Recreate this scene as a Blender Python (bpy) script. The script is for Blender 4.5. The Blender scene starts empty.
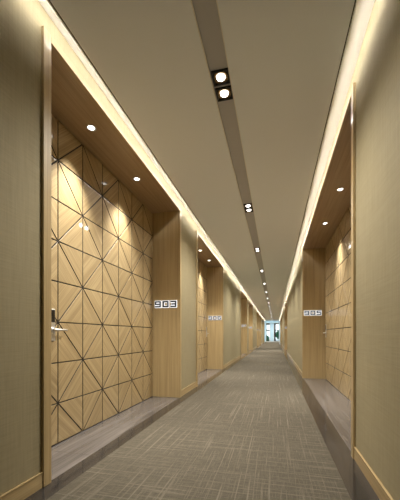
import bpy, bmesh, math, random
from mathutils import Vector
random.seed(7)
S = bpy.context.scene
COL = S.collection
# ------------------------------------------------------------------ camera
F = 300.0
TH = math.atan(75.4/300.0)
cd = bpy.data.cameras.new('camera'); cam = bpy.data.objects.new('camera', cd); COL.objects.link(cam)
cam.location = (0, 0, 1.0); cam.rotation_euler = (math.pi/2, 0, TH)
cd.sensor_fit = 'HORIZONTAL'; cd.sensor_width = 36; cd.lens = 36*F/400; cd.shift_y = 85/400.0
cd.clip_start = 0.02; cd.clip_end = 300
S.camera = cam
S.view_settings.view_transform = 'Standard'; S.view_settings.look = 'None'
S.view_settings.gamma = 1; S.view_settings.exposure = 1.05
S.view_settings.use_curve_mapping = False

# ------------------------------------------------------------------ dimensions
XL, XR = -1.492, 0.626           # wallpaper planes
CAS = 0.020                       # casing proud of the wall
DL, DR = -1.939, 1.100           # panelled door planes
SOF = 2.98                        # niche soffit
SLAB = 3.046; COVE = 3.17; EGAP = 0.154
Y0, Y1 = -2.2, 43.0
L_N = [(1.727, 4.56), (5.69, 8.60), (13.43, 16.26), (17.39, 20.30), (25.13, 27.96), (29.09, 32.0), (36.8, 39.6)]
R_N = [(2.71, 7.31), (16.9, 21.5), (31.1, 35.7)]

# ------------------------------------------------------------------ materials
def mat(name, base=(.5,.5,.5), rough=.5, metal=0, coat=0, coat_r=.03, emis=None, es=0, spec=.5):
    m = bpy.data.materials.new(name); m.use_nodes = True
    b = m.node_tree.nodes['Principled BSDF']
    b.inputs['Base Color'].default_value = (*base, 1); b.inputs['Roughness'].default_value = rough
    b.inputs['Metallic'].default_value = metal; b.inputs['Coat Weight'].default_value = coat
    b.inputs['Coat Roughness'].default_value = coat_r; b.inputs['Specular IOR Level'].default_value = spec
    if emis: b.inputs['Emission Color'].default_value = (*emis, 1); b.inputs['Emission Strength'].default_value = es
    return m, m.node_tree, b
def N(t, kind, **k):
    n = t.nodes.new(kind)
    for a, v in k.items(): setattr(n, a, v)
    return n
def ramp(t, stops):
    r = N(t, 'ShaderNodeValToRGB'); e = r.color_ramp.elements
    e[0].position, e[0].color = stops[0][0], (*stops[0][1], 1)
    e[1].position, e[1].color = stops[-1][0], (*stops[-1][1], 1)
    for p, c in stops[1:-1]:
        x = e.new(p); x.color = (*c, 1)
    return r
def mapped_noise(t, src, scale, detail=4, nscale=1.0, rough=.6, rot=(0,0,0)):
    mp = N(t, 'ShaderNodeMapping'); mp.inputs['Scale'].default_value = scale; mp.inputs['Rotation'].default_value = rot
    t.links.new(src, mp.inputs['Vector'])
    n = N(t, 'ShaderNodeTexNoise'); n.inputs['Scale'].default_value = nscale
    n.inputs['Detail'].default_value = detail; n.inputs['Roughness'].default_value = rough
    t.links.new(mp.outputs[0], n.inputs['Vector']); return n
def mixc(t, fac, a, b, mode='MIX'):
    m = N(t, 'ShaderNodeMix', data_type='RGBA', blend_type=mode)
    for s, v in ((0, fac), (6, a), (7, b)):
        if hasattr(v, 'links') or hasattr(v, 'is_linked'): t.links.new(v, m.inputs[s])
        elif s == 0: m.inputs[0].default_value = v
        else: m.inputs[s].default_value = (*v, 1)
    return m.outputs[2]

def wood(name, dark, mid, light, coat=0., rough=.45, fine=150, bump=.05):
    m, t, b = mat(name, mid, rough, coat=coat)
    uv = N(t, 'ShaderNodeTexCoord').outputs['UV']
    n1 = mapped_noise(t, uv, (1.2, fine, 1), 3)
    n2 = mapped_noise(t, uv, (.7, 22, 1), 3)
    mx = N(t, 'ShaderNodeMath', operation='ADD'); mx.inputs[1].default_value = 0
    a = N(t, 'ShaderNodeMath', operation='MULTIPLY'); a.inputs[1].default_value = .55; t.links.new(n1.outputs[0], a.inputs[0])
    c = N(t, 'ShaderNodeMath', operation='MULTIPLY'); c.inputs[1].default_value = .45; t.links.new(n2.outputs[0], c.inputs[0])
    t.links.new(a.outputs[0], mx.inputs[0]); t.links.new(c.outputs[0], mx.inputs[1])
    r = ramp(t, [(.32, dark), (.5, mid), (.68, light)]); t.links.new(mx.outputs[0], r.inputs[0])
    t.links.new(r.outputs[0], b.inputs['Base Color'])
    bp = N(t, 'ShaderNodeBump'); bp.inputs['Strength'].default_value = bump; bp.inputs['Distance'].default_value = .002
    t.links.new(n1.outputs[0], bp.inputs['Height']); t.links.new(bp.outputs[0], b.inputs['Normal'])
    return m
M = {}
M['wood'] = wood('oak veneer', (.31,.21,.095), (.44,.32,.152), (.53,.40,.21), coat=.25)
M['panel'] = wood('lacquered oak panel', (.27,.187,.085), (.405,.295,.145), (.555,.425,.232), coat=.5, rough=.5, fine=130)
M['soffit'] = wood('shaded oak soffit', (.27,.175,.095), (.37,.255,.145), (.45,.325,.195), coat=.1)  # same oak with the soffit's shade put into its darker colour
M['gap'] = mat('black groove', (.012,.010,.008), .6)[0]
M['plaster'] = mat('grey ceiling paint', (.86,.90,.95), .85, spec=.2)[0]
M['slot'] = mat('taupe slot panel', (.50,.50,.52), .6, spec=.3)[0]
M['white'] = mat('white gloss paint', (.82,.80,.75), .4)[0]
M['cove'] = mat('cream cove paint', (.62,.58,.50), .8, spec=.2)[0]
M['dark'] = mat('black metal', (.02,.018,.016), .35, metal=.3)[0]
M['steel'] = mat('brushed steel', (.66,.64,.60), .42, metal=.8)[0]
M['screen'] = mat('black glass', (.01,.01,.01), .08)[0]
M['digit'] = mat('black acrylic', (.015,.015,.017), .3)[0]
M['halo'] = mat('lit white acrylic', (.25,.25,.25), .4, emis=(.95,.97,1), es=.6)[0]
M['led'] = mat('led tape', (.9,.9,.9), .4, emis=(1,.975,.95), es=16)[0]
M['lamp'] = mat('lamp lens', (.9,.9,.9), .3, emis=(1,.96,.9), es=3.5)[0]
M['whiteframe'] = mat('white window frame', (.80,.84,.85), .4)[0]
M['blackframe'] = mat('black window frame', (.02,.022,.025), .4)[0]
M['chrome'] = mat('bronze reflector', (.30,.22,.13), .25, metal=1)[0]
M['leaf'] = mat('green leaves', (.02,.13,.06), .6)[0]
M['bark'] = mat('bark', (.09,.06,.04), .8)[0]
M['earth'] = mat('paving outside', (.35,.36,.36), .8)[0]
# wallpaper
def wallpaper():
    m, t, b = mat('beige grasscloth', (.45,.38,.25), .75, spec=.25)
    oc = N(t, 'ShaderNodeTexCoord').outputs['Object']
    n1 = mapped_noise(t, oc, (90, 90, 4), 2); n2 = mapped_noise(t, oc, (4, 4, 160), 2); n3 = mapped_noise(t, oc, (3,3,3), 2)
    ad = N(t, 'ShaderNodeMath', operation='ADD'); t.links.new(n1.outputs[0], ad.inputs[0]); t.links.new(n2.outputs[0], ad.inputs[1])
    r = ramp(t, [(.72, (.295,.248,.142)), (1.28, (.35,.298,.18))])
    h = N(t, 'ShaderNodeMath', operation='MULTIPLY'); h.inputs[1].default_value = 1.0
    t.links.new(ad.outputs[0], h.inputs[0])
    sub = N(t, 'ShaderNodeMapRange'); sub.inputs[1].default_value = .7; sub.inputs[2].default_value = 1.3
    t.links.new(h.outputs[0], sub.inputs[0])
    r.color_ramp.elements[0].position = 0; r.color_ramp.elements[1].position = 1
    t.links.new(sub.outputs[0], r.inputs[0]); t.links.new(r.outputs[0], b.inputs['Base Color'])
    bp = N(t, 'ShaderNodeBump'); bp.inputs['Strength'].default_value = .25; bp.inputs['Distance'].default_value = .001
    t.links.new(ad.outputs[0], bp.inputs['Height']); t.links.new(bp.outputs[0], b.inputs['Normal'])
    return m
M['paper'] = wallpaper()
def carpet_mat():
    m, t, b = mat('woven carpet', (.2,.16,.12), .95, spec=.1)
    oc = N(t, 'ShaderNodeTexCoord').outputs['Object']
    def lines(scale, lo, hi):
        n = mapped_noise(t, oc, scale, 2, rough=.55)
        mr = N(t, 'ShaderNodeMapRange'); mr.inputs[1].default_value = lo; mr.inputs[2].default_value = hi
        t.links.new(n.outputs[0], mr.inputs[0]); return mr.outputs[0]
    a = lines((62, .9, 1), .56, .72); c = lines((.9, 58, 1), .56, .72)
    a2 = lines((110, 9, 1), .45, .75); c2 = lines((9, 110, 1), .45, .75)
    mx = N(t, 'ShaderNodeMath', operation='MAXIMUM'); t.links.new(a, mx.inputs[0]); t.links.new(c, mx.inputs[1])
    m2 = N(t, 'ShaderNodeMath', operation='MAXIMUM'); t.links.new(a2, m2.inputs[0]); t.links.new(c2, m2.inputs[1])
    s = N(t, 'ShaderNodeMath', operation='MULTIPLY'); s.inputs[1].default_value = .45; t.links.new(m2.outputs[0], s.inputs[0])
    s1 = N(t, 'ShaderNodeMath', operation='MULTIPLY'); s1.inputs[1].default_value = .75; t.links.new(mx.outputs[0], s1.inputs[0])
    f = N(t, 'ShaderNodeMath', operation='ADD', use_clamp=True); t.links.new(s.outputs[0], f.inputs[0]); t.links.new(s1.outputs[0], f.inputs[1])
    fn = mapped_noise(t, oc, (260,260,1), 1)
    base = mixc(t, f.outputs[0], (.072,.061,.043), (.155,.134,.098))
    sp = ramp(t, [(.3, (.72,.72,.72)), (.7, (1.2,1.2,1.2))]); t.links.new(fn.outputs[0], sp.inputs[0])
    col = mixc(t, 1.0, base, sp.outputs[0], 'MULTIPLY')
    t.links.new(col, b.inputs['Base Color'])
    bp = N(t, 'ShaderNodeBump'); bp.inputs['Strength'].default_value = .6; bp.inputs['Distance'].default_value = .004
    t.links.new(f.outputs[0], bp.inputs['Height']); t.links.new(bp.outputs[0], b.inputs['Normal'])
    return m
M['carpet'] = carpet_mat()
def stone(name, dark, light, joint, rough=.12):
    m, t, b = mat(name, dark, rough, spec=.5)
    oc = N(t, 'ShaderNodeTexCoord').outputs['Object']
    n1 = mapped_noise(t, oc, (110, 1.6, 1), 4); n2 = mapped_noise(t, oc, (14, .8, 1), 3)
    ad = N(t, 'ShaderNodeMath', operation='ADD'); t.links.new(n1.outputs[0], ad.inputs[0]); t.links.new(n2.outputs[0], ad.inputs[1])
    mr = N(t, 'ShaderNodeMapRange'); mr.inputs[1].default_value = .7; mr.inputs[2].default_value = 1.3; t.links.new(ad.outputs[0], mr.inputs[0])
    c = mixc(t, mr.outputs[0], dark, light)
    sx = N(t, 'ShaderNodeSeparateXYZ'); t.links.new(oc, sx.inputs[0])
    d = N(t, 'ShaderNodeMath', operation='DIVIDE'); d.inputs[1].default_value = joint; t.links.new(sx.outputs[1], d.inputs[0])
    fr = N(t, 'ShaderNodeMath', operation='FRACT'); t.links.new(d.outputs[0], fr.inputs[0])
    lt = N(t, 'ShaderNodeMath', operation='LESS_THAN'); lt.inputs[1].default_value = .004/joint; t.links.new(fr.outputs[0], lt.inputs[0])
    c2 = mixc(t, lt.outputs[0], c, (.05,.045,.04)); t.links.new(c2, b.inputs['Base Color'])
    return m
M['border'] = stone('dark veined stone', (.018,.016,.014), (.050,.044,.039), .8, rough=.10)
M['niche_stone'] = stone('grey brown veined stone', (.065,.057,.052), (.16,.143,.13), .734, rough=.2)
# frosted panel
m, t, b = mat('frosted glass', (.75,.86,.90), .6)
b.inputs['Transmission Weight'].default_value = 0
tr = N(t, 'ShaderNodeBsdfTranslucent'); tr.inputs[0].default_value = (.80,.92,.97,1)
mx = N(t, 'ShaderNodeMixShader'); mx.inputs[0].default_value = .7
t.links.new(b.outputs[0], mx.inputs[1]); t.links.new(tr.outputs[0], mx.inputs[2])
t.links.new(mx.outputs[0], t.nodes['Material Output'].inputs[0]); M['frost'] = m
m, t, b = mat('clear glass', (.95,1,1), .0); b.inputs['Transmission Weight'].default_value = 1; b.inputs['IOR'].default_value = 1.1
M['glass'] = m

# ------------------------------------------------------------------ mesh builder
class MB:
    def __init__(s): s.v = []; s.f = []; s.uv = []; s.mi = []
    def face(s, pts, grain=2, mi=0, uv=None):
        n = len(s.v); s.v += [tuple(p) for p in pts]; s.f.append(list(range(n, n+len(pts)))); s.mi.append(mi)
        if uv is None:
            o = [i for i in range(3) if i != grain]
            uv = [(p[grain], p[o[0]]+p[o[1]]*1.0) for p in pts]
        s.uv += uv
    def box(s, x0, x1, y0, y1, z0, z1, grain=2, mi=0):
        if x0 > x1: x0, x1 = x1, x0
        P = lambda i, j, k: ((x0,x1)[i], (y0,y1)[j], (z0,z1)[k])
        for q in ([(0,0,0),(0,0,1),(0,1,1),(0,1,0)], [(1,0,0),(1,1,0),(1,1,1),(1,0,1)],
                  [(0,0,0),(1,0,0),(1,0,1),(0,0,1)], [(0,1,0),(0,1,1),(1,1,1),(1,1,0)],
                  [(0,0,0),(0,1,0),(1,1,0),(1,0,0)], [(0,0,1),(1,0,1),(1,1,1),(0,1,1)]):
            s.face([P(*c) for c in q], grain, mi)
        return s
    def build(s, name, mats, parent=None, weld=True, bevel=0, smooth=False, seg=2):
        me = bpy.data.meshes.new(name); me.from_pydata(s.v, [], s.f)
        u = me.uv_layers.new(name='UVMap')
        for i, c in enumerate(s.uv): u.data[i].uv = c
        for m in (mats if isinstance(mats, (list, tuple)) else [mats]): me.materials.append(M[m])
        for p, k in zip(me.polygons, s.mi): p.material_index = k; p.use_smooth = smooth
        if weld:
            bm = bmesh.new(); bm.from_mesh(me); bmesh.ops.remove_doubles(bm, verts=bm.verts, dist=1e-5)
            bm.to_mesh(me); bm.free()
        o = bpy.data.objects.new(name, me); COL.objects.link(o)
        if parent: o.parent = parent; 
        if bevel:
            b = o.modifiers.new('bevel', 'BEVEL'); b.width = bevel; b.segments = seg; b.limit_method = 'ANGLE'
        return o
def lathe(s, prof, n, origin=(0,0,0), mi=0):
    ox, oy, oz = origin
    R = [[(ox+r*math.cos(2*math.pi*k/n), oy+r*math.sin(2*math.pi*k/n), oz+z) for k in range(n)] for r, z in prof]
    for a, b in zip(R, R[1:]):
        for k in range(n): s.face([a[k], a[(k+1)%n], b[(k+1)%n], b[k]], mi=mi)
MB.lathe = lathe
def disc(s, r, z, n, origin=(0,0,0), mi=0):
    ox, oy, oz = origin
    s.face([(ox+r*math.cos(-2*math.pi*k/n), oy+r*math.sin(-2*math.pi*k/n), oz+z) for k in range(n)], mi=mi)
MB.disc = disc
def tube(s, pts, r, n=10, mi=0):
    pts = [Vector(p) for p in pts]; rings = []
    for i, p in enumerate(pts):
        d = (pts[min(i+1, len(pts)-1)] - pts[max(i-1, 0)]).normalized()
        up = Vector((0,0,1)) if abs(d.z) < .9 else Vector((1,0,0))
        a = d.cross(up).normalized(); b = d.cross(a)
        rr = r[i] if isinstance(r, (list, tuple)) else r
        rings.append([tuple(p + a*rr*math.cos(2*math.pi*k/n) + b*rr*math.sin(2*math.pi*k/n)) for k in range(n)])
    for a, b in zip(rings, rings[1:]):
        for k in range(n): s.face([a[k], a[(k+1)%n], b[(k+1)%n], b[k]], mi=mi)
    s.face(rings[0][::-1], mi=mi); s.face(rings[-1], mi=mi)
MB.tube = tube
def struct(o): o['kind'] = 'structure'; return o
def empty(name, loc=(0,0,0), rz=0):
    o = bpy.data.objects.new(name, None); COL.objects.link(o); o.location = loc; o.rotation_euler = (0,0,rz)
    o.empty_display_size = .1; return o
def tag(o, label, cat, group=None):
    o['label'] = label; o['category'] = cat
    if group: o['group'] = group
    return o
def copy_tree(o, parent=None):
    c = o.copy(); COL.objects.link(c)
    c.parent = parent
    for ch in [x for x in bpy.data.objects if x.parent == o]: copy_tree(ch, c)
    return c

# ------------------------------------------------------------------ floor
struct(MB().box(-2.3, 1.5, Y0-.1, Y1+.3, -.12, -.002).build('floor', 'niche_stone'))
CXL, CXR = -1.343, .446
tag(MB().box(CXL, CXR, Y0, Y1, -.002, .004).build('carpet_runner', 'carpet'),
    'brown woven carpet with pale crosshatched threads running the length of the corridor', 'carpet')
struct(MB().box(XL-.001, CXL, Y0, Y1, -.002, 0).build('trim_1', 'border'))
struct(MB().box(CXR, XR, Y0, Y1, -.002, 0).build('trim_2', 'border'))

# ------------------------------------------------------------------ walls
def wall(name, X, back, niches):
    mb = MB(); y = Y0
    for a, b in niches:
        mb.box(X, back, y, a, -.03, COVE); y = b
        mb.box(X, back, a, b, SOF+.03, COVE)
        inner = (DL-.02) if X < 0 else (DR+.02)
        mb.box(inner, back, a, b, -.03, SOF+.03)
    mb.box(X, back, y, Y1, -.03, COVE)
    return struct(mb.build(name, 'paper'))
wall('wall_left', XL, -2.25, L_N)
wall('wall_right', XR, 1.42, R_N)
struct(MB().box(-2.25, 1.42, Y0-.1, Y0, -.03, 3.3).build('wall_back', 'paper'))

def baseboard(name, X, sgn, niches):
    mb = MB(); y = Y0
    segs = []
    for a, b in niches: segs.append((y, a-.07)); y = b+.07
    segs.append((y, Y1))
    for a, b in segs:
        mb.box(X, X+sgn*.012, a, b, 0, .095, grain=1)
        mb.box(X, X+sgn*.014, a, b, .095, .101, grain=1, mi=1)
    return struct(mb.build(name, ['wood', 'wood']))
baseboard('baseboard_left', XL, 1, L_N)
baseboard('baseboard_right', XR, -1, R_N)

# ------------------------------------------------------------------ niches : linings, casings, panelling, doors
def clip(poly, axis, val, keep_greater):
    out = []
    for i in range(len(poly)):
        p, q = poly[i], poly[(i+1) % len(poly)]
        ip = (p[axis] >= val) == keep_greater or abs(p[axis]-val) < 1e-9
        iq = (q[axis] >= val) == keep_greater or abs(q[axis]-val) < 1e-9
        if ip: out.append(p)
        if ip != iq:
            k = (val-p[axis])/(q[axis]-p[axis]); out.append((p[0]+k*(q[0]-p[0]), p[1]+k*(q[1]-p[1])))
    return out
def inset(poly, d):
    A = sum(poly[i][0]*poly[(i+1)%len(poly)][1]-poly[(i+1)%len(poly)][0]*poly[i][1] for i in range(len(poly)))
    if A < 0: poly = poly[::-1]
    if abs(A) < 2e-3: return None
    n = len(poly); out = []
    for i in range(n):
        p0, p1, p2 = Vector(poly[i-1]), Vector(poly[i]), Vector(poly[(i+1)%n])
        a = (p1-p0).normalized(); b = (p2-p1).normalized()
        na, nb = Vector((-a.y, a.x)), Vector((-b.y, b.x))
        m = na+nb; L = m.dot(na)
        if L < 1e-6: return None
        out.append(tuple(p1 + m*(d/L)))
    return out
P = .3725; PY = .366
def panelling(name, X, sgn, yend, par, y0, y1, z0, z1, parent=None):
    """oak triangles on a black ground; yend = the far corner the grid starts from"""
    mb = MB()
    T = .008
    mb.box(X-sgn*.016, X-sgn*.009, y0+.001, y1-.001, z0+.001, z1-.001, mi=1)
    ni = int((yend-y0)/PY)+2
    for i in range(-1, ni):
        ya, yb = yend-(i+1)*PY, yend-i*PY         # column between node lines i+1 and i
        if yb <= y0+.01 or ya >= y1-.01: continue
        for j in range(8):
            za, zb = j*P, (j+1)*P
            if zb <= z0+.01 or za >= z1-.01: continue
            if (i+j+par) % 2 == 0:   # node at (i , j): diagonal from (yb,za) to (ya,zb)
                tris = [[(yb,za),(ya,zb),(ya,za)], [(yb,za),(yb,zb),(ya,zb)]]; g = Vector((-1,1)).normalized()
            else:
                tris = [[(ya,za),(yb,za),(yb,zb)], [(ya,za),(yb,zb),(ya,zb)]]; g = Vector((1,1)).normalized()
            h = Vector((-g.y, g.x))
            for tri in tris:
                for ax, v, kg in ((0,y0,True),(0,y1,False),(1,z0,True),(1,z1,False)):
                    tri = clip(tri, ax, v, kg)
                    if len(tri) < 3: break
                if len(tri) < 3: continue
                q0 = inset(tri, .0056); q1 = inset(tri, .0072)
                if not q0 or not q1: continue
                ou, ov = random.random()*5, random.random()*5
                uv = lambda pts: [(Vector(p).dot(g)+ou, Vector(p).dot(h)+ov) for p in pts]
                f3 = lambda pts, x: [(x, p[0], p[1]) for p in pts]
                fl = sgn > 0
                def add(a, u, mi=0):
                    if not fl: a, u = a[::-1], u[::-1]
                    mb.face(a, uv=u, mi=mi)
                add(f3(q1, X), uv(q1))
                n = len(q0)
                for k in range(n):
                    l = (k+1) % n
                    add([(X-sgn*.0015, *q0[k]), (X-sgn*.0015, *q0[l]), (X, *q1[l]), (X, *q1[k])], uv([q0[k], q0[l], q1[l], q1[k]]))
                    add([(X-sgn*.009, *q0[k]), (X-sgn*.009, *q0[l]), (X-sgn*.0015, *q0[l]), (X-sgn*.0015, *q0[k])], uv([q0[k], q0[l], q0[l], q0[k]]), 1)
    return mb.build(name, ['panel', 'gap'], parent)

trim_n = [2]
def tn(): trim_n[0] += 1; return 'trim_%d' % trim_n[0]
door_n = [0]
def niche(side, a, b, hinge_far, par, detail=True):
    X, D, sgn = (XL, DL, 1) if side == 'L' else (XR, DR, -1)
    # sgn: direction from the wall into the corridor
    F_ = X + sgn*CAS; back = D - sgn*.02
    # lining (returns and soffit) and casing
    mb = MB()
    mb.box(F_, back, a-.0, a-.03, 0, SOF+.03) if False else None
    for (u0, u1) in ((a-.07, a), (b, b+.07)):
        mb.box(F_, X-sgn*.0, u0, u1, 0, SOF+.05, grain=2)
    struct(mb.build(tn(), 'wood', bevel=.002))
    struct(MB().box(F_, X, a, b, SOF, SOF+.05, grain=1).build(tn(), 'wood', bevel=.002))
    # return boards
    struct(MB().box(X, back, a, a+.004, 0, SOF, grain=2).build(tn(), 'wood'))
    struct(MB().box(X, back, b-.004, b, 0, SOF, grain=2).build(tn(), 'wood'))
    # soffit board
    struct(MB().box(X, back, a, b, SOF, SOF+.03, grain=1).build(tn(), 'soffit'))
    # panelling with the door leaf in it
    ye = b-.006; w = .87
    if hinge_far:   # lock at the near edge
        d0 = a+.463; d1 = ye-4*PY
    else:
        d1 = ye-.03; d0 = ye-.03-.9
    dz = 6*P
    door_n[0] += 1
    k = door_n[0]
    door = struct(empty('door_%d' % k, (D, (d0+d1)/2, 0)))
    def under(o): o.location = (-D, -(d0+d1)/2, 0); return o
    under(panelling('door_leaf', D, sgn, ye, par, d0, d1, 0.004, dz, door))
    struct(panelling(tn(), D, sgn, ye, par, a+.004, d0, 0, SOF))
    if d1 < ye-.1: struct(panelling(tn(), D, sgn, ye, par, d1, ye+.002, 0, SOF))
    else: struct(panelling(tn(), D, sgn, ye, par, d1, ye+.002, 0, SOF))
    struct(panelling(tn(), D, sgn, ye, par, d0, d1, dz, SOF))
    # lock
    yl = d0+.085 if hinge_far else d1-.08
    dr = 1 if hinge_far else -1
    o = D
    lp = under(MB().box(o, o+sgn*.012, yl-.034, yl+.034, .945, 1.235).build('lock_plate', 'steel', door, bevel=.005))
    MB().box(o+sgn*.012, o+sgn*.016, yl-.026, yl+.026, 1.115, 1.225).build('card_reader', 'screen', lp, bevel=.003)
    m = MB(); m.tube([(o+sgn*.012, yl, 1.045), (o+sgn*.02, yl, 1.045)], .027, 16)
    hx = o+sgn*.055
    m.tube([(o+sgn*.012, yl, 1.045), (o+sgn*.04, yl, 1.045), (hx, yl+dr*.012, 1.045), (hx, yl+dr*.05, 1.046), (hx-sgn*.004, yl+dr*.12, 1.046), (hx-sgn*.008, yl+dr*.145, 1.044)],
           [.011,.011,.012,.010,.009,.008], 12)
    m.build('door_handle', 'steel', lp, smooth=True)
    # soffit spots
NI = [('L', a, b, i % 2 == 0, 1) for i, (a, b) in enumerate(L_N)] + [('R', a, b, False, 0) for a, b in R_N]
for s_, a, b, h_, p_ in NI: niche(s_, a, b, h_, p_)

# wall above the openings is in wall_left / wall_right

# ------------------------------------------------------------------ ceiling
EL, ER = XL+EGAP, XR-EGAP
SX0, SX1 = -.498, -.352
mb = MB()
mb.box(EL, SX0-.006, Y0, Y1, SLAB, COVE-.005, mi=0); mb.box(SX1+.006, ER, Y0, Y1, SLAB, COVE-.005, mi=0)
struct(mb.build('ceiling', 'plaster'))
struct(MB().box(-2.25, 1.42, Y0-.1, Y1+.3, COVE, COVE+.12).build('ceiling_cove', 'cove'))
bpy.data.objects['ceiling_cove'].name = 'ceiling.001'
mb = MB()
mb.box(SX0, SX1, Y0, Y1, SLAB+.012, COVE-.005)
struct(mb.build(tn(), 'slot'))
mb = MB()
for x in (SX0-.006, SX1+.0): mb.box(x, x+.006, Y0, Y1, SLAB-.003, COVE-.005)
struct(mb.build(tn(), 'white'))
for e, s_ in ((EL, -1), (ER, 1)):   # edge profile: dark reveal then white lip
    struct(MB().box(e, e+s_*.008, Y0, Y1, SLAB+.001, SLAB+.03).build(tn(), 'dark'))
    struct(MB().box(e+s_*.008, e+s_*.015, Y0, Y1, SLAB-.002, SLAB+.03).build(tn(), 'white'))
for nm, e, s_ in (('left', EL, -1), ('right', ER, 1)):
    o = MB().box(e+s_*.002, e+s_*.008, 1.0, Y1-.02, SLAB+.036, SLAB+.056).build('light_strip', 'led')
    struct(MB().box(e+s_*.001, e+s_*.024, Y0+.02, Y1-.02, SLAB+.062, SLAB+.066).build(tn(), 'white'))  # flange added above the tape to keep its light off the cove ceiling
    tag(o, 'warm white cove light strip washing down the %s wall along the ceiling edge' % nm, 'light strip')

# ------------------------------------------------------------------ lamps
def spot(name, loc, power, ang, blend, col=(1,.96,.90), r=.03, parent=None, tilt=(0,0,0)):
    l = bpy.data.lights.new(name, 'SPOT'); l.energy = power; l.spot_size = math.radians(ang); l.spot_blend = blend
    l.color = col; l.shadow_soft_size = r
    o = bpy.data.objects.new(name, l); COL.objects.link(o); o.location = loc; o.rotation_euler = tilt
    if parent: o.parent = parent
    return o
W = SX1-SX0
def twin(loc):
    root = empty('twin_downlight', loc)
    for k, yy in enumerate((-.083, .083)):
        h = W/2-.007
        f = MB()
        for (x0, x1, y0, y1) in ((-h,-h+.008,yy-h,yy+h), (h-.008,h,yy-h,yy+h), (-h+.008,h-.008,yy-h,yy-h+.008), (-h+.008,h-.008,yy+h-.008,yy+h)):
            f.box(x0, x1, y0, y1, -.004, .012)
        hs = f.build('frame', 'dark', root, weld=False)
        g = MB(); g.box(-h+.009, h-.009, yy-h+.009, yy+h-.009, .009, .0115)
        g.build('backing', 'dark', root)
        r = MB(); r.lathe([(.058, .0085), (.056, .0), (.044, .003), (.034, .008)], 24, (0, yy, 0))
        rf = r.build('reflector', 'chrome', root, smooth=True)
        l = MB(); l.lathe([(.034,.006),(.033,.0), (.027,-.004), (.016,-.006), (.002,-.007)], 24, (0, yy, 0)); l.disc(.002, -.007, 24, (0,yy,0))
        l.build('lens', 'lamp', rf, smooth=True)
        spot('bulb', (0, yy, -.03), 60, 150, 1., parent=root, r=.035)
        spot('bulb', (0, yy, -.031), 72, 60, 1., parent=root, r=.03)
    return root
ordn = ['nearest the viewer', 'second from the viewer', 'third from the viewer', 'fourth from the viewer', 'fifth from the viewer', 'sixth from the viewer',
        'seventh from the viewer', 'eighth from the viewer', 'ninth from the viewer', 'tenth from the viewer', 'eleventh from the viewer', 'twelfth from the viewer',
        'thirteenth from the viewer', 'fourteenth from the viewer', 'fifteenth from the viewer', 'next to last before the window', 'last one before the window']
proto = None
TY = [2.44+2.45*k for k in range(17)]
for k, y in enumerate(TY):
    if y > Y1-.3: break
    loc = ((SX0+SX1)/2+.004, y, SLAB)
    if proto is None: proto = o = twin(loc)
    else: o = copy_tree(proto); o.location = loc
    tag(o, 'black framed twin square downlight in the ceiling slot, %s' % ordn[k], 'downlight', 'twin square downlights in the ceiling slot')

def puck(loc):
    root = empty('soffit_spotlight', loc)
    m = MB(); m.lathe([(.046, .0), (.046,-.004), (.040,-.006), (.033,-.003), (.031, .0)], 24); m.build('trim_ring', 'steel', root, smooth=True)
    m = MB(); m.lathe([(.032,-.0005),(.028,-.004),(.012,-.007),(.001,-.0075)], 20); m.disc(.001,-.0075,20); m.build('lens', 'lamp', root, smooth=True)
    spot('bulb', (0,0,-.02), 112, 80, 1., parent=root, r=.04)
    return root
pp = None
XLs, XRs = -1.706, .826+.03
spots = []
for i, (a, b) in enumerate(L_N):
    ys = (a+.80, a+1.77) if i % 2 == 0 else (b-.82, b-1.79)
    for q, y in enumerate(sorted(ys)):
        which = ['nearest left niche','second left niche','third left niche','fourth left niche','fifth left niche','sixth left niche','farthest left niche'][i]
        spots.append((XLs, y, 'small round spotlight in the wooden soffit of the %s, %s of its two' % (which, ('nearer','farther')[q])))
for i, (a, b) in enumerate(R_N):
    for q, y in enumerate((a+1.71, a+2.99)):
        which = ['nearest right niche','second right niche','farthest right niche'][i]
        spots.append((XRs, y, 'small round spotlight in the wooden soffit of the %s, %s of its two' % (which, ('nearer','farther')[q])))
for x, y, lab in spots:
    if pp is None: pp = o = puck((x, y, SOF))
    else: o = copy_tree(pp); o.location = (x, y, SOF)
    tag(o, lab, 'spotlight', 'round spotlights in the niche soffits')

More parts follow.
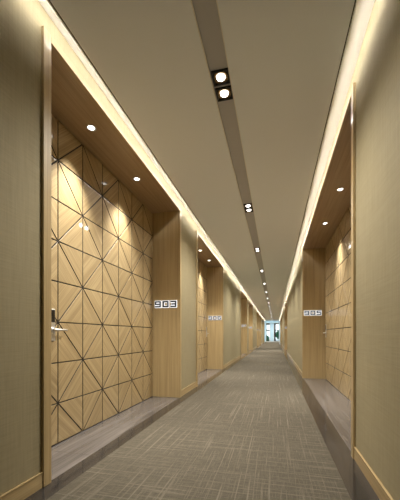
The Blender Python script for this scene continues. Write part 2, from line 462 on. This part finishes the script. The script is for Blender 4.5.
# ------------------------------------------------------------------ room numbers
GL = {  # strokes in a 1 x 1 cell
 '9': [[(1,.0),(1,1),(0,1),(0,.5),(1,.5)], [(0,0),(1,0)]],
 '0': [[(0,0),(1,0),(1,1),(0,1),(0,0)]],
 '3': [[(0,1),(1,1),(1,0),(0,0)], [(.2,.5),(1,.5)]],
 '6': [[(1,1),(0,1),(0,0),(1,0),(1,.5),(0,.5)]],
 '5': [[(1,1),(0,1),(0,.55),(1,.55),(1,0),(0,0)]],
 '7': [[(0,1),(1,1),(1,.8),(.45,0)]],
 '8': [[(0,0),(1,0),(1,1),(0,1),(0,0)], [(0,.5),(1,.5)]],
 '1': [[(.5,0),(.5,1),(.25,1)]],
 '4': [[(0,1),(0,.4),(1,.4)], [(1,1),(1,0)]],
 '2': [[(0,1),(1,1),(1,.5),(0,.5),(0,0),(1,0)]],
}
def strokes(ch, w, h, t, grow, y0, y1):
    """box strokes in local x-z, thickness y0..y1"""
    mb = MB(); hw = t/2+grow
    for si, st in enumerate(GL[ch]):
        pts = [(p[0]*(w-t)+t/2, p[1]*(h-t)+t/2) for p in st]
        for (ax, az), (bx, bz) in zip(pts, pts[1:]):
            d = Vector((bx-ax, bz-az)).normalized(); n = Vector((-d.y, d.x))*hw
            e = d*hw*.9
            q = [(ax-e.x-n.x, az-e.y-n.y), (bx+e.x-n.x, bz+e.y-n.y), (bx+e.x+n.x, bz+e.y+n.y), (ax-e.x+n.x, az-e.y+n.y)]
            fr = [(x, y0, z) for x, z in q]; bk = [(x, y1, z) for x, z in q]
            mb.face(fr); mb.face(bk[::-1])
            for k in range(4): l = (k+1) % 4; mb.face([fr[l], fr[k], bk[k], bk[l]])
    return mb
def sign(text, x, y, z, label):
    """digits on the return wall facing -Y; x = left end"""
    root = empty('room_number', (x, y, z))
    w, h, gap, t = .102, .102, .030, .0235
    for k, ch in enumerate(text):
        dg = strokes(ch, w, h, t, 0, -.019, -.0105).build('digit', 'digit', root, weld=False); dg.location = (k*(w+gap), 0, 0)
        strokes(ch, w, h, t, .007, -.010, -.003).build('backlight', 'halo', dg, weld=False)
    return tag(root, label, 'room number', 'backlit room numbers on the niche returns')
for (a, b), tx, lab in zip(L_N, ['903','906','907','908','909','910','911'],
        ['black backlit digits 903 on the oak return of the nearest left niche', 'black backlit digits 906 on the oak return of the second left niche',
         'small backlit room number on the return of the third left niche', 'tiny backlit room number on the return of the fourth left niche',
         'tiny backlit room number on the return of the fifth left niche', 'tiny backlit room number on the return of the sixth left niche',
         'tiny backlit room number on the return of the farthest left niche']):
    sign(tx, XL-.402, b-.004, 1.445, lab)
for (a, b), tx, lab in zip(R_N, ['905','904','902'], ['black backlit digits 905 on the oak return of the nearest right niche',
        'small backlit room number on the return of the second right niche', 'tiny backlit room number on the return of the farthest right niche']):
    sign(tx, XR+.022, b-.004, 1.455, lab)

# ------------------------------------------------------------------ end window and outside
mb = MB()
for x0, x1 in ((-2.25, -1.47), (.60, 1.42)): mb.box(x0, x1, Y1, Y1+.2, -.03, 3.17)
mb.box(-1.47, .60, Y1, Y1+.2, -.03, .05); mb.box(-1.47, .60, Y1, Y1+.2, 3.0, 3.17)
struct(mb.build('wall_end', 'white'))
wn = struct(empty('window_1', (-.45, Y1, 0)))
def uw(o): o.location = (.45, -Y1, 0); return o
def wf(*bs):
    m = MB()
    for b_ in bs: m.box(b_[0], b_[1], Y1+.05, Y1+.12, b_[2], b_[3])
    return m
uw(wf((-1.24,-1.18,.14,2.62), (-1.18,-.80,2.42,2.62), (-1.18,-.80,1.57,1.74), (-1.18,-.80,.14,.22)).build('window_frame', 'blackframe', wn, weld=False))
uw(wf((-.18,.05,.14,2.62), (.04,.46,2.48,2.62), (.04,.46,1.62,1.72), (.04,.46,.14,.2)).build('window_frame', 'blackframe', wn, weld=False))
uw(wf((-.80,-.68,.14,2.62), (-.24,-.16,.14,2.62), (-1.47,.60,2.62,2.68), (-1.47,.60,.05,.14), (.46,.50,.14,2.62), (-1.28,-1.24,.14,2.62)).build('mullion', 'whiteframe', wn, weld=False))
for q in ((-.68,-.24,.14,2.62), (-1.47,-1.28,.14,2.62), (.50,.60,.14,2.62), (-1.47,.60,2.68,3.0)):
    uw(MB().box(q[0], q[1], Y1+.08, Y1+.09, q[2], q[3]).build('frosted_pane', 'frost', wn))
uw(MB().box(-1.18,-.80,Y1+.08,Y1+.086,.2,2.46).build('pane', 'glass', wn))
uw(MB().box(.04,.46,Y1+.08,Y1+.086,.2,2.48).build('pane', 'glass', wn))
struct(MB().box(-14, 14, Y1+.4, Y1+40, -.3, -.05).build('ground', 'earth'))
def tree(loc, h, R, label, cat, name):
    root = empty(name, loc)
    rnd = random.Random(int(h*100))
    m = MB(); m.tube([(0,0,-.05),(.03,.02,h*.4),(-.02,0,h*.8)], [.09,.07,.03], 8); m.build('trunk', 'bark', root)
    m = MB()
    for _ in range(900):
        v = Vector((rnd.gauss(0,1), rnd.gauss(0,1), rnd.gauss(0,1))).normalized()*R*rnd.uniform(.4,1)
        c = v + Vector((0,0,h*.62)); c.z = (c.z-h*.62)*1.2+h*.62
        a = Vector((rnd.uniform(-1,1), rnd.uniform(-1,1), rnd.uniform(-1,1))).normalized()*.16
        b2 = a.cross(Vector((rnd.uniform(-1,1), rnd.uniform(-1,1), 1))).normalized()*.07
        m.face([c-a, c+b2, c+a, c-b2])
    m.build('foliage', 'leaf', root, weld=False)
    return tag(root, label, cat)
tree((.62, Y1+3.0, -.05), 1.75, .6, 'small green tree outside the right pane of the end window', 'tree', 'tree')
tree((-1.35, Y1+3.0, -.05), .8, .42, 'dark low shrub outside the left pane of the end window', 'shrub', 'shrub')

# ------------------------------------------------------------------ world
w = bpy.data.worlds.new('world'); S.world = w; w.use_nodes = True
bg = w.node_tree.nodes['Background']; bg.inputs[0].default_value = (.80,.93,1.0,1); bg.inputs[1].default_value = 1.1
